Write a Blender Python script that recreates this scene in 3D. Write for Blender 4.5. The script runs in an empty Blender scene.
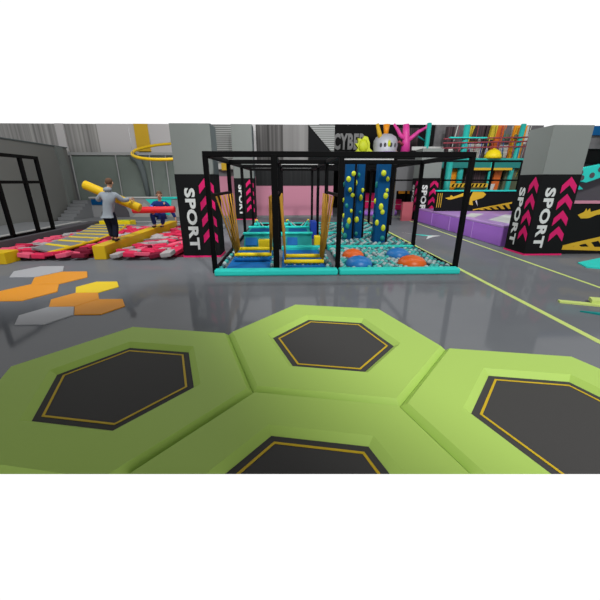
import bpy, bmesh, math, random
from mathutils import Vector, Matrix
from math import sin, cos, pi, radians, sqrt
random.seed(7)
sc = bpy.context.scene
COL = sc.collection

# ------------------------------------------------------------------ materials
def srgb(c):
    return tuple(((v/255)/12.92 if v/255 <= .04045 else ((v/255+.055)/1.055)**2.4) for v in c)

def mat(name, rgb, rough=.6, spec=.3, metal=0, noise=0, scale=6, bump=0, emit=0):
    m = bpy.data.materials.new(name); m.use_nodes = True
    nt = m.node_tree; b = nt.nodes['Principled BSDF']
    c = srgb(rgb)
    b.inputs['Base Color'].default_value = (*c, 1)
    b.inputs['Roughness'].default_value = rough
    b.inputs['Specular IOR Level'].default_value = spec
    b.inputs['Metallic'].default_value = metal
    if emit:
        b.inputs['Emission Color'].default_value = (*c, 1); b.inputs['Emission Strength'].default_value = emit
    if noise:
        tc = nt.nodes.new('ShaderNodeTexCoord'); n = nt.nodes.new('ShaderNodeTexNoise')
        n.inputs['Scale'].default_value = scale; n.inputs['Detail'].default_value = 4
        nt.links.new(tc.outputs['Object'], n.inputs['Vector'])
        mx = nt.nodes.new('ShaderNodeMixRGB'); mx.blend_type = 'MIX'
        mx.inputs[1].default_value = (*[v*(1-noise) for v in c], 1); mx.inputs[2].default_value = (*[min(1, v*(1+noise)) for v in c], 1)
        nt.links.new(n.outputs['Fac'], mx.inputs[0]); nt.links.new(mx.outputs[0], b.inputs['Base Color'])
        if bump:
            bp = nt.nodes.new('ShaderNodeBump'); bp.inputs['Strength'].default_value = bump
            nt.links.new(n.outputs['Fac'], bp.inputs['Height']); nt.links.new(bp.outputs[0], b.inputs['Normal'])
    return m

def striped(name, a, bcol, axis, freq, rough=.6, irregular=True):
    """boards: bands of two colours along one axis, with uneven widths"""
    m = bpy.data.materials.new(name); m.use_nodes = True
    nt = m.node_tree; b = nt.nodes['Principled BSDF']; b.inputs['Roughness'].default_value = rough
    b.inputs['Specular IOR Level'].default_value = .2
    tc = nt.nodes.new('ShaderNodeTexCoord'); mp = nt.nodes.new('ShaderNodeMapping')
    s = [0.0, 0.0, 0.0]; s[axis] = freq; mp.inputs['Scale'].default_value = s
    nt.links.new(tc.outputs['Object'], mp.inputs['Vector'])
    if irregular:
        n = nt.nodes.new('ShaderNodeTexNoise'); n.inputs['Scale'].default_value = 1; n.inputs['Detail'].default_value = 3
        nt.links.new(mp.outputs[0], n.inputs['Vector']); out = n.outputs['Fac']
        lo, hi = .38, .62
    else:
        n = nt.nodes.new('ShaderNodeTexWave'); n.inputs['Scale'].default_value = 1; n.bands_direction = 'XYZ'[axis]
        nt.links.new(mp.outputs[0], n.inputs['Vector']); out = n.outputs['Fac']; lo, hi = .3, .7
    r = nt.nodes.new('ShaderNodeValToRGB')
    r.color_ramp.elements[0].position = lo; r.color_ramp.elements[0].color = (*srgb(a), 1)
    r.color_ramp.elements[1].position = hi; r.color_ramp.elements[1].color = (*srgb(bcol), 1)
    nt.links.new(out, r.inputs[0]); nt.links.new(r.outputs[0], b.inputs['Base Color'])
    return m

def floor_mat():
    m = bpy.data.materials.new('grey_resin_floor'); m.use_nodes = True
    nt = m.node_tree; nt.nodes.remove(nt.nodes['Principled BSDF']); out = nt.nodes['Material Output']
    tc = nt.nodes.new('ShaderNodeTexCoord'); n = nt.nodes.new('ShaderNodeTexNoise')
    n.inputs['Scale'].default_value = .8; n.inputs['Detail'].default_value = 5
    nt.links.new(tc.outputs['Object'], n.inputs['Vector'])
    mx = nt.nodes.new('ShaderNodeMixRGB'); mx.inputs[1].default_value = (*srgb((102, 105, 110)), 1); mx.inputs[2].default_value = (*srgb((114, 117, 121)), 1)
    nt.links.new(n.outputs['Fac'], mx.inputs[0])
    d = nt.nodes.new('ShaderNodeBsdfDiffuse'); g = nt.nodes.new('ShaderNodeBsdfGlossy'); g.inputs['Roughness'].default_value = .07
    ms = nt.nodes.new('ShaderNodeMixShader'); ms.inputs[0].default_value = .07
    nt.links.new(mx.outputs[0], d.inputs['Color']); nt.links.new(d.outputs[0], ms.inputs[1]); nt.links.new(g.outputs[0], ms.inputs[2])
    nt.links.new(ms.outputs[0], out.inputs['Surface'])
    return m

M = dict(
    floor=floor_mat(),
    green=mat('lime_vinyl', (176, 209, 102), .5, .15),
    bed=mat('black_jump_bed', (68, 67, 66), .7, .2, noise=.06, scale=60),
    gold=mat('yellow_stitch', (205, 172, 30), .6),
    line=mat('lime_floor_paint', (196, 214, 120), .6),
    black=mat('black_padded_post', (3, 3, 4), .6, .1),
    black2=mat('black_board', (20, 21, 22), .7, .1),
    teal=mat('teal_vinyl', (44, 200, 188), .6, .15),
    teal2=mat('deep_teal_vinyl', (18, 132, 130), .6, .15),
    white=mat('white_print', (205, 208, 206), .6),
    pink=mat('magenta_print', (205, 12, 98), .6),
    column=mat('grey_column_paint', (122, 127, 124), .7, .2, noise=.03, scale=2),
    column2=mat('slate_grey', (98, 107, 108), .7, .2),
    wallgrey=mat('dark_grey_wall', (122, 123, 120), .8, .1, noise=.05, scale=.6),
    wallpink=mat('dusty_pink_wall', (192, 130, 150), .8, .1),
    silver=mat('pale_strip', (190, 190, 188), .5),
    corr=striped('grey_standing_seam', (122, 121, 120), (170, 169, 166), 0, 5),
    corrdark=striped('charcoal_boards', (52, 51, 50), (98, 96, 95), 0, 5),
    corrh=striped('pale_horizontal_seam', (105, 108, 106), (160, 162, 160), 2, 3, irregular=False),
    boards=striped('black_boards', (22, 23, 24), (34, 35, 36), 0, 8),
    lightpanel=mat('light_grey_panel', (190, 188, 188), .7),
    midpanel=striped('mid_grey_panel', (112, 111, 110), (132, 131, 130), 0, 2),
    yellow=mat('yellow_vinyl', (214, 176, 14), .5, .3),
    yellow2=mat('bright_yellow_vinyl', (232, 205, 20), .5, .3),
    orange=mat('orange_vinyl', (222, 146, 32), .5, .3),
    lemon=mat('lemon_vinyl', (232, 200, 22), .5, .3),
    greymat=mat('light_grey_vinyl', (168, 170, 174), .5, .3),
    foamred=mat('crimson_foam', (214, 52, 88), .9, .05, noise=.1),
    foampink=mat('rose_foam', (222, 92, 120), .9, .05, noise=.1),
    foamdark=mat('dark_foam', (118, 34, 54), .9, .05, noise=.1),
    foamgrey=mat('grey_foam', (168, 164, 164), .9, .05, noise=.1),
    padgrey=mat('grey_padding', (140, 141, 142), .7, .2),
    ledge=mat('grey_ledge', (122, 124, 126), .7, .2),
    paddark=mat('dark_padding', (78, 76, 80), .7, .2),
    netting=mat('dark_green_netting', (118, 128, 122), .9, .1, noise=.08, scale=2),
    polelight=mat('pale_pole', (158, 160, 160), .5),
    strap=mat('olive_webbing', (172, 128, 48), .8, .1, noise=.2, scale=30),
    blue=mat('blue_vinyl', (14, 92, 156), .6, .15),
    royal=mat('royal_blue_vinyl', (22, 60, 160), .5, .3),
    domeor=mat('orange_dome', (208, 90, 18), .4, .4),
    domebl=mat('blue_dome', (26, 108, 176), .4, .4),
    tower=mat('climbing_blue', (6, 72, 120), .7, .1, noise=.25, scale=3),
    hold=mat('lime_hold', (196, 206, 40), .5, .3),
    holdteal=mat('sea_green_hold', (24, 130, 120), .5, .3),
    ballteal=mat('teal_ball', (48, 158, 152), .4, .4),
    ballwhite=mat('white_ball', (150, 168, 168), .4, .4),
    balldark=mat('grey_ball', (52, 84, 92), .4, .4),
    purple=mat('purple_vinyl', (170, 112, 214), .5, .3),
    lilac=mat('lilac_vinyl', (186, 146, 214), .35, .5),
    red=mat('red_vinyl', (214, 40, 48), .5, .3),
    hot=mat('hot_pink_vinyl', (226, 22, 104), .5, .3),
    coral=mat('coral_board', (176, 88, 98), .7),
    skin=mat('skin', (196, 150, 122), .6), hair=mat('brown_hair', (92, 66, 48), .8), eye=mat('dark_eye', (24, 18, 16), .4), lip=mat('lip', (150, 80, 74), .6),
    hoodie=mat('grey_hoodie', (142, 150, 158), .9, .1, noise=.12, scale=8), jeans=mat('navy_trousers', (24, 28, 42), .9, .1),
    shirt=mat('navy_shirt', (34, 52, 112), .9, .1), sleeve=mat('light_blue_cuff', (84, 128, 214), .9, .1), shoe=mat('dark_shoe', (48, 38, 40), .7),
    orchid=mat('orchid_pink', (214, 66, 150), .4, .3), towerteal=mat('tower_teal', (40, 166, 156), .5, .3), towerdeep=mat('tower_deep_teal', (26, 118, 112), .5, .3), burnt=mat('burnt_orange', (200, 96, 30), .5), dimyellow=mat('dim_yellow', (190, 168, 40), .6),
    mustard=mat('mustard_print', (206, 166, 40), .7), rail=mat('maroon_rail', (140, 60, 70), .5), olive=mat('dull_green_panel', (84, 92, 70), .8, noise=.4, scale=3),
    maroon=striped('dark_netting', (28, 22, 26), (78, 62, 66), 0, 9), chrome=mat('silver_shell', (178, 180, 188), .5, .4, .15), amber=mat('amber_vinyl', (222, 140, 20), .5),
    mount=mat('pale_stone_print', (158, 156, 152), .8), signgrey=mat('grey_letter', (122, 122, 122), .7), blotch=mat('grey_art', (96, 94, 96), .8, noise=.7, scale=3),
    greyfar=mat('far_grey_wall', (110, 110, 112), .8), whitepatch=mat('off_white', (196, 196, 190), .7),
)

# ------------------------------------------------------------------ mesh building
class MB:
    def __init__(s): s.v = []; s.f = []; s.smooth = []
    def add(s, vs, fs, sm=False):
        o = len(s.v); s.v += [tuple(v) for v in vs]
        for f in fs: s.f.append([i+o for i in f]); s.smooth.append(sm)
        return s
    def box(s, x0, y0, z0, x1, y1, z1, bev=0):
        if bev:
            b = min(bev, .49*min(x1-x0, y1-y0, z1-z0)); bm = bmesh.new()
            bmesh.ops.create_cube(bm, size=1)
            bmesh.ops.scale(bm, vec=(x1-x0, y1-y0, z1-z0), verts=bm.verts)
            bmesh.ops.translate(bm, vec=((x0+x1)/2, (y0+y1)/2, (z0+z1)/2), verts=bm.verts)
            bmesh.ops.bevel(bm, geom=bm.edges[:], offset=b, segments=2, affect='EDGES', profile=.5)
            bm.verts.index_update(); s.add([v.co[:] for v in bm.verts], [[v.index for v in f.verts] for f in bm.faces]); bm.free()
            return s
        vs = [(x, y, z) for z in (z0, z1) for y in (y0, y1) for x in (x0, x1)]
        return s.add(vs, [(0, 2, 3, 1), (4, 5, 7, 6), (0, 1, 5, 4), (2, 6, 7, 3), (0, 4, 6, 2), (1, 3, 7, 5)])
    def prism(s, poly, n):
        """poly: list of 3D points in a plane, n: thickness vector"""
        k = len(poly); n = Vector(n); P = [Vector(p) for p in poly]
        vs = P+[p+n for p in P]
        nrm = Vector((0, 0, 0))
        for i in range(k): nrm += P[i].cross(P[(i+1) % k])
        if nrm.dot(n) > 0: fs = [list(range(k))[::-1], list(range(k, 2*k))]+[(i, (i+1) % k, k+(i+1) % k, k+i) for i in range(k)]
        else: fs = [list(range(k)), list(range(k, 2*k))[::-1]]+[((i+1) % k, i, k+i, k+(i+1) % k) for i in range(k)]
        return s.add(vs, fs)
    def tube(s, pts, r, n=10, cap=True):
        pts = [Vector(p) for p in pts]; rs = r if isinstance(r, (list, tuple)) else [r]*len(pts)
        vs = []; ref = None
        for i, p in enumerate(pts):
            t = (pts[min(i+1, len(pts)-1)]-pts[max(i-1, 0)]).normalized()
            if ref is None: ref = Vector((0, 0, 1)) if abs(t.z) < .9 else Vector((1, 0, 0))
            a = t.cross(ref).normalized(); b = a.cross(t); ref = b
            for k in range(n):
                w = 2*pi*k/n; vs.append(p+(a*cos(w)+b*sin(w))*rs[i])
        fs = [(i*n+k, i*n+(k+1) % n, (i+1)*n+(k+1) % n, (i+1)*n+k) for i in range(len(pts)-1) for k in range(n)]
        s.add(vs, fs, True)
        if cap:
            o = len(s.v)-len(vs); m = (len(pts)-1)*n
            s.f.append([o+k for k in range(n)][::-1]); s.f.append([o+m+k for k in range(n)]); s.smooth += [False, False]
        return s
    def ball(s, c, r, seg=14, rings=8, z0=-1.0):
        """ellipsoid; r scalar or triple; z0=0 gives a dome"""
        r = r if isinstance(r, (tuple, list)) else (r, r, r)
        a0 = math.asin(z0); vs = []
        for i in range(rings+1):
            a = a0+(pi/2-a0)*i/rings
            for k in range(seg):
                w = 2*pi*k/seg; vs.append((c[0]+r[0]*cos(a)*cos(w), c[1]+r[1]*cos(a)*sin(w), c[2]+r[2]*sin(a)))
        fs = [(i*seg+k, i*seg+(k+1) % seg, (i+1)*seg+(k+1) % seg, (i+1)*seg+k) for i in range(rings) for k in range(seg)]
        if z0 > -1: fs.append(list(range(seg))[::-1])
        return s.add(vs, fs, True)
    def lathe(s, c, prof, seg=24):
        vs = []; 
        for (r, z) in prof:
            for k in range(seg):
                w = 2*pi*k/seg; vs.append((c[0]+r*cos(w), c[1]+r*sin(w), c[2]+z))
        n = len(prof)
        fs = [(i*seg+k, i*seg+(k+1) % seg, (i+1)*seg+(k+1) % seg, (i+1)*seg+k) for i in range(n-1) for k in range(seg)]
        fs += [list(range(seg))[::-1], [(n-1)*seg+k for k in range(seg)]]
        return s.add(vs, fs, True)
    def mesh(s, name, m, off=(0, 0, 0)):
        me = bpy.data.meshes.new(name)
        me.from_pydata([(v[0]-off[0], v[1]-off[1], v[2]-off[2]) for v in s.v], [], s.f)
        for p, sm in zip(me.polygons, s.smooth): p.use_smooth = sm
        me.validate(); me.update()
        me.materials.append(M[m] if isinstance(m, str) else m)
        return me
    def build(s, name, m, parent=None, loc=None):
        """vertices are given in world coordinates; origin goes to loc (top-level) or the parent's origin"""
        off = wloc(parent) if parent else Vector(loc or (0, 0, 0))
        o = bpy.data.objects.new(name, s.mesh(name, m, off)); COL.objects.link(o)
        if parent: o.parent = parent
        else: o.location = off
        return o

def wloc(o):
    v = Vector((0, 0, 0))
    while o: v += o.location; o = o.parent
    return v
def tag(o, label=None, cat=None, group=None, kind=None):
    for k, v in (('label', label), ('category', cat), ('group', group), ('kind', kind)):
        if v: o[k] = v
    return o
def thing(name, label, cat, loc=(0, 0, 0), group=None, kind=None):
    o = bpy.data.objects.new(name, None); COL.objects.link(o); o.location = loc; o.empty_display_size = .2
    return tag(o, label, cat, group, kind)
def struct(o, label=None): return tag(o, label, None, None, 'structure')

def text_polys(txt, extrude):
    cu = bpy.data.curves.new('lettering', 'FONT'); cu.body = txt; cu.size = 1; cu.offset = .042; cu.resolution_u = 3; cu.space_character = 1.08
    o = bpy.data.objects.new('lettering_source', cu); COL.objects.link(o)
    bpy.context.view_layer.update()
    me = o.to_mesh(); vs = [v.co[:] for v in me.vertices]; fs = [list(p.vertices) for p in me.polygons]
    o.to_mesh_clear(); bpy.data.objects.remove(o); bpy.data.curves.remove(cu)
    return vs, fs
TXT = {}
def lettering(mb, txt, origin, along, up, normal, length, height):
    """flat raised lettering: starts at origin (lower-left of the text), reads along `along`"""
    if txt not in TXT: TXT[txt] = text_polys(txt, 0)
    vs, fs = TXT[txt]
    x0, x1 = min(v[0] for v in vs), max(v[0] for v in vs); y0, y1 = min(v[1] for v in vs), max(v[1] for v in vs)
    A, U, N, O = Vector(along), Vector(up), Vector(normal), Vector(origin)
    P = [O+A*((v[0]-x0)/(x1-x0)*length)+U*((v[1]-y0)/(y1-y0)*height)+N*.006 for v in vs]
    mb.add(P, fs)

# ------------------------------------------------------------------ camera
cam = bpy.data.cameras.new('camera'); co = bpy.data.objects.new('camera', cam); COL.objects.link(co)
cam.sensor_width = 36; cam.lens = 36*328/600; cam.clip_end = 200
co.location = (0, 0, 2); co.rotation_euler = (radians(90-19.8), 0, radians(-1.96))
sc.camera = co

# near limit of the modelled area: a straight mitred edge just this side of the trampoline mats
EDGE_CO = Vector((0.06, 1.815, 0))
EDGE_NO = Vector((.9994, -.0342, 0)).cross(Vector((.0260, .7607, -.8379))).normalized()   # points up and away into the hall
if EDGE_NO.y < 0: EDGE_NO = -EDGE_NO
def trim_near(me):
    bm = bmesh.new(); bm.from_mesh(me)
    r = bmesh.ops.bisect_plane(bm, geom=bm.verts[:]+bm.edges[:]+bm.faces[:], plane_co=EDGE_CO, plane_no=EDGE_NO, clear_inner=True)
    ed = [e for e in r['geom_cut'] if isinstance(e, bmesh.types.BMEdge)]
    if ed: bmesh.ops.holes_fill(bm, edges=ed)
    bm.to_mesh(me); bm.free(); return me

# ------------------------------------------------------------------ setting
fl = struct(MB().box(-20, 1, -.12, 20, 30, 0).build('floor', 'floor')); trim_near(fl.data)
def floor_strip(p, q, w, name='painted_line', m='line'):
    p, q = Vector((*p, 0)), Vector((*q, 0)); n = Vector((-(q-p).y, (q-p).x, 0)).normalized()*w/2
    mb = MB().prism([p-n, q-n, q+n, p+n], (0, 0, .003)); return mb
floor_strip((6.22, 5.4), (6.70, 20.2), .075).build('painted_line', 'line', fl)
floor_strip((4.10, 3.2), (4.42, 27.5), .1).build('painted_line', 'line', fl)
floor_strip((4.4, 20.2), (6.70, 20.2), .05).build('painted_line', 'line', fl)
# eye-shaped mark on the floor
mb = MB()
mb.prism([(4.75, 13.75, 0), (5.15, 13.2, 0), (5.6, 12.95, 0), (6.0, 12.85, 0), (5.6, 12.6, 0), (5.1, 12.05, 0), (5.45, 12.75, 0)], (0, 0, .003))
mb.build('floor_mark', 'white', fl)
MB().prism([(5.0, 13.25, 0.003), (5.3, 12.85, .003), (5.65, 12.85, .003), (5.35, 13.15, .003)], (0, 0, .003)).build('floor_mark', 'teal', fl)

# left wall with a curved pilaster
wl = struct(MB().box(-12.3, 6, 0, -12, 19.95, 3.72).build('wall_left', 'wallgrey'))
pil = [(18.9, 3.72), (18.93, 3.3), (19.05, 2.84), (19.05, 1.84), (18.92, .02), (19.35, .02), (19.5, 1.6), (19.6, 2.86), (19.45, 3.3), (19.42, 3.72)]
MB().prism([(-12, y, z) for y, z in pil], (.12, 0, 0)).build('pilaster', 'column', wl)
MB().box(-12, 6, 3.72, -11.93, 19.95, 3.76).build('top_rail', 'column2', wl)
struct(MB().box(-12, 6, 0, -11.95, 18.9, .12).build('baseboard_left', 'paddark'))

# back wall (behind the frame and above the nets)
TOP = 4.97
wb = struct(MB().box(-17.5, 20.45, 0, 2.64, 20.6, TOP).build('wall_back', 'greyfar'))
MB().box(-17.5, 20.35, 3.4, -10.36, 20.449, TOP).build('seamed_panel', 'corr', wb)
MB().box(-12.55, 20.25, 3.4, -12.1, 20.349, TOP).build('pale_strip', 'lightpanel', wb)
MB().box(-10.36, 20.3, 3.35, -8.3, 20.449, TOP).build('smooth_panel', 'lightpanel', wb)
MB().box(-8.35, 20.25, 3.6, -7.6, 20.449, TOP).build('yellow_panel', 'mustard', wb)
MB().box(-7.6, 20.27, 3.4, -4.2, 20.449, TOP).build('smooth_panel', 'lightpanel', wb)
MB().box(-4.2, 20.3, 2.7, -2.6, 20.449, TOP).build('horizontal_seam_panel', 'corrh', wb)
MB().box(-3.75, 20.1, 2.62, -3.3, 20.179, 3.0).build('yellow_panel', 'mustard', wb)
# rounded pale panel
mb = MB(); pts = [(-1.75, 20.22, 2.95), (-1.75, 20.22, TOP)]
for k in range(9):
    a = radians(90+10*k); pts.append((-2.05+1.0*cos(a), 20.22, TOP-1.45+1.45*sin(a)))
pts.append((-3.05, 20.22, 2.95)); mb.prism(pts, (0, .12, 0)); mb.build('rounded_panel', 'lightpanel', wb)
MB().box(-1.75, 20.25, 2.95, -.25, 20.449, TOP).build('dark_board_panel', 'corrdark', wb)
MB().box(-.25, 20.25, 2.95, 1.15, 20.449, TOP).build('smooth_panel', 'midpanel', wb)
MB().prism([(1.15, 20.2, TOP), (2.62, 20.2, TOP), (2.62, 20.2, 3.45)], (0, .2, 0)).build('horizontal_seam_panel', 'corrh', wb)
MB().prism([(1.15, 20.25, TOP), (2.62, 20.25, 3.45), (2.62, 20.25, 2.95), (1.15, 20.25, 2.95)], (0, .19, 0)).build('dark_board_panel', 'black2', wb)
MB().box(-4.1, 20.2, 2.68, 2.64, 20.449, 2.95).build('pale_light_band', 'silver', wb)  # pale colour stands in for white lights behind the cage
MB().box(-1.85, 20.15, 1.8, 2.64, 20.449, 2.68).build('black_board_band', 'boards', wb)
MB().box(-4.1, 20.18, 0.02, 2.64, 20.449, 1.8).build('pink_board', 'wallpink', wb)
MB().box(-4.1, 20.18, 1.8, -1.85, 20.449, 2.3).build('pink_board', 'wallpink', wb)
struct(MB().box(-4.1, 20.1, 0, 2.64, 20.178, .12).build('baseboard_back', 'ledge'))
# far wall of the corridor
wf = struct(MB().box(2.4, 28.01, 0, 20, 28.2, 6.15).build('wall_far', 'black2'))
struct(MB().box(2.45, 20.6, 0, 2.6, 28, 4.97).build('wall_corridor', 'black2'))

# ------------------------------------------------------------------ columns with banners
def banner_face(parent, origin, u, n, width, height):
    """origin: lower left as seen from outside; u: to the right; n: outward"""
    O, U, N = Vector(origin), Vector(u), Vector(n); Z = Vector((0, 0, 1))
    P = lambda a, z: O+U*a+Z*z
    t = MB(); lettering(t, 'SPORT', P(.17*width, height*.845), (0, 0, -1), U, N, height*.745, width*.27)
    t.build('lettering', 'white', parent)
    for k in range(4):
        z = height-.06-k*.435; c = .75*width; w = .19*width
        mb = MB().prism([P(c, z), P(c+w, z-.22), P(c+w, z-.43), P(c, z-.21), P(c-w, z-.43), P(c-w, z-.22)], N*.006)
        mb.build('chevron', 'pink', parent)
def column(name, x0, y0, x1, y1, top, label, left_face=True, right_face=False, label2=None, cm='column'):
    t = thing(name, label, 'column', ((x0+x1)/2, (y0+y1)/2, 0), 'columns wrapped with chevron banners', 'thing')
    MB().box(x0+.01, y0+.01, 0, x1-.01, y1-.01, top).build('shaft', cm, t)
    if not left_face: MB().box(x1-.02, y0+.03, 2.19, x1+.006, y1-.03, top).build('shaft_darker_side', 'column2', t)  # right side above the banner coloured darker than the front
    b = MB().box(x0, y0, .045, x1, y1, 2.19).build('banner', 'black2', t)
    MB().box(x0-.015, y0-.015, 0, x1+.015, y1+.015, .045).build('base_trim', 'hot', t)
    banner_face(b, (x0+(.03 if not left_face else 0), y0-.002, 0), (1, 0, 0), (0, -1, 0), x1-x0, 2.19)
    if left_face: banner_face(b, (x0-.002, y1, 0), (0, -1, 0), (-1, 0, 0), y1-y0, 2.19)
    if right_face: banner_face(b, (x1+.002, y0, 0), (0, 1, 0), (1, 0, 0), y1-y0, 2.19)
    return t
column('banner_column', -2.95, 9.22, -1.93, 9.9, 3.37, 'square grey column with black SPORT banner beside the foam pit', left_face=False)
column('banner_column', 6.80, 9.15, 7.88, 10.08, 3.37, 'large square grey column with black SPORT banners in front of the purple platform')
column('banner_column', -2.93, 19.0, -1.85, 19.9, 4.8, 'distant grey column with SPORT banner against the pink wall', left_face=False)
column('banner_column', 6.85, 18.0, 7.95, 19.0, 3.6, 'distant grey column with SPORT banner behind the end of the purple platform')

# ------------------------------------------------------------------ hexagonal trampoline mats
ROT = -.18437; RO = 1.3244; CX, CY = .5143, 3.598; S = RO*sqrt(3)
def hexpts(c, r, z, rot=ROT): return [(c[0]+r*cos(rot+k*pi/3), c[1]+r*sin(rot+k*pi/3), z) for k in range(6)]
def hex_mat(c, label, cut=False):
    t = thing('trampoline_mat', label, 'trampoline', (c[0], c[1], 0), 'lime hexagonal trampoline mats')
    rings = [(RO-.002, 0), (RO-.002, .15), (RO-.06, .2), (.812, .2), (.74, .15), (.74, 0)]
    vs = []; 
    for r, z in rings: vs += hexpts(c, r, z)
    fs = [(i*6+k, i*6+(k+1) % 6, ((i+1) % 6)*6+(k+1) % 6, ((i+1) % 6)*6+k) for i in range(6) for k in range(6)]
    a = MB().add(vs, fs).build('padded_rim', 'green', t)
    b = MB().prism(hexpts(c, .739, .1), (0, 0, .05)).build('jump_bed', 'bed', t)
    vs = hexpts(c, .672, .151)+hexpts(c, .648, .151)+hexpts(c, .672, .154)+hexpts(c, .648, .154)
    fs = []
    for k in range(6):
        j = (k+1) % 6
        fs += [(12+k, 12+j, 18+j, 18+k), (k, j, 12+j, 12+k), (6+j, 6+k, 18+k, 18+j), (j, k, 6+k, 6+j)]
    s = MB().add(vs, fs).build('yellow_border_line', 'gold', b)
    if cut:
        off = wloc(t)
        for o in (a, b, s):
            o.data.transform(Matrix.Translation(off)); trim_near(o.data); o.data.transform(Matrix.Translation(-off))
            if not o.data.polygons: bpy.data.objects.remove(o)
def nb(c, a): return (c[0]+S*cos(ROT+radians(a)), c[1]+S*sin(ROT+radians(a)))
C0 = (CX, CY); R0 = nb(C0, -30); L0 = nb(C0, -150); B0 = nb(C0, -90)
hex_mat(C0, 'lime hexagonal trampoline mat nearest the black frame, seen whole')
hex_mat(R0, 'lime hexagonal trampoline mat at the right edge, beside the floor lines', True)
hex_mat(L0, 'lime hexagonal trampoline mat on the left, near the honeycomb floor pads', True)
hex_mat(B0, 'lime hexagonal trampoline mat between the left and right ones, cut off at the bottom', True)
# ------------------------------------------------------------------ honeycomb floor pads
def floor_pad(c, r, m, label):
    c = (c[0], c[1]-.05); mb = MB(); p0 = hexpts(c, r, 0, 0); p1 = hexpts(c, r, .010, 0); p2 = hexpts(c, r-.008, .016, 0)
    fs = [(i*6+k, i*6+(k+1) % 6, (i+1)*6+(k+1) % 6, (i+1)*6+k) for i in range(2) for k in range(6)]+[tuple(range(12, 18)), tuple(range(5, -1, -1))]
    mb.add(p0+p1+p2, fs)
    tag(mb.build('hexagon_floor_pad', m, None, (c[0], c[1], 0)), label, 'floor pad', 'honeycomb pads on the floor')
floor_pad((-3.86, 6.49), .425, 'lemon', 'small lemon yellow hexagon pad lying on the grey floor')
floor_pad((-3.86, 5.75), .425, 'orange', 'orange hexagon pad between the yellow pad and a grey pad')
floor_pad((-3.22, 5.37), .42, 'orange', 'orange hexagon pad closest to the trampoline mats')
floor_pad((-3.86, 5.0), .425, 'greymat', 'light grey hexagon pad nearest the left trampoline mat')
floor_pad((-5.05, 7.23), .575, 'orange', 'orange hexagon pad touching the far grey pad')
floor_pad((-5.93, 7.79), .57, 'greymat', 'light grey hexagon pad closest to the foam pit')
floor_pad((-5.05, 6.21), .58, 'orange', 'orange hexagon pad reaching the left edge of the picture')

# ------------------------------------------------------------------ black frame (soft play frame)
XS = (-1.72, -.29, 1.14, 3.95); YS = (7.5, 10.3, 13.2, 16.45); HT = 2.6
fr = thing('play_cage', 'large black padded frame standing over teal edged play bays', 'play frame', (1.1, 12, 0))
for j, y in enumerate(YS):
    for i, x in enumerate(XS):
        w = .068 if i == 1 and j == 0 else .052
        MB().box(x-w, y-w, .0, x+w, y+w, HT-.06, .012).build('post', 'black', fr)
for y in YS: MB().box(XS[0]-.05, y-.055, HT-.11, XS[3]+.05, y+.055, HT, .012).build('cross_beam', 'black', fr)
for x in XS:
    for a, b in zip(YS, YS[1:]): MB().box(x-.05, a+.055, HT-.11, x+.05, b-.055, HT, .012).build('long_beam', 'black', fr)
for x in (XS[0], XS[1], XS[2]): MB().box(x-.03, YS[0]+.06, 1.68, x+.03, YS[1]-.06, 1.75, .01).build('strap_bar', 'black', fr)
for a in (2.1, 4.2): MB().box(XS[2]+.05, YS[1]+a-.02, HT-.1, XS[3]-.05, YS[1]+a+.04, HT-.03).build('light_beam', 'black', fr)
for y in YS[:-1]:
    MB().box(XS[3]-.03, y+.1, .02, XS[3]+.03, y+2.75, .1).build('base_rail', 'black', fr)
    MB().box(XS[0]-.03, y+.1, .02, XS[0]+.03, y+2.75, .1).build('base_rail', 'black', fr)
    
# teal padded kerbs
def kerb(x0, x1, y, label, h=.14, d=.23):
    tag(MB().box(x0, y-d, 0, x1, y, h, .035).build('padded_kerb', 'teal', None, ((x0+x1)/2, y, 0)), label, 'padded kerb', 'teal padded kerbs of the play frame')
kerb(-1.68, 1.11, 7.40, 'teal padded kerb across the front of the rope bridge bays')
kerb(1.14, 3.93, 7.40, 'teal padded kerb in front of the ball pit with domes')
kerb(-.22, 1.08, 10.23, 'teal padded kerb behind the second rope bridge')
kerb(1.20, 3.89, 10.23, 'teal padded kerb between the domes and the climbing towers')
kerb(-1.66, .95, 13.13, 'teal padded kerb between the teal tubs and the bow nets')
kerb(1.20, 3.89, 13.13, 'teal padded kerb just behind the climbing towers')
kerb(-1.66, 1.08, 16.38, 'teal padded kerb at the far end, in front of the pink wall')
kerb(1.20, 3.89, 16.38, 'teal padded kerb at the far end, in front of the hot pink seats')

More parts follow.
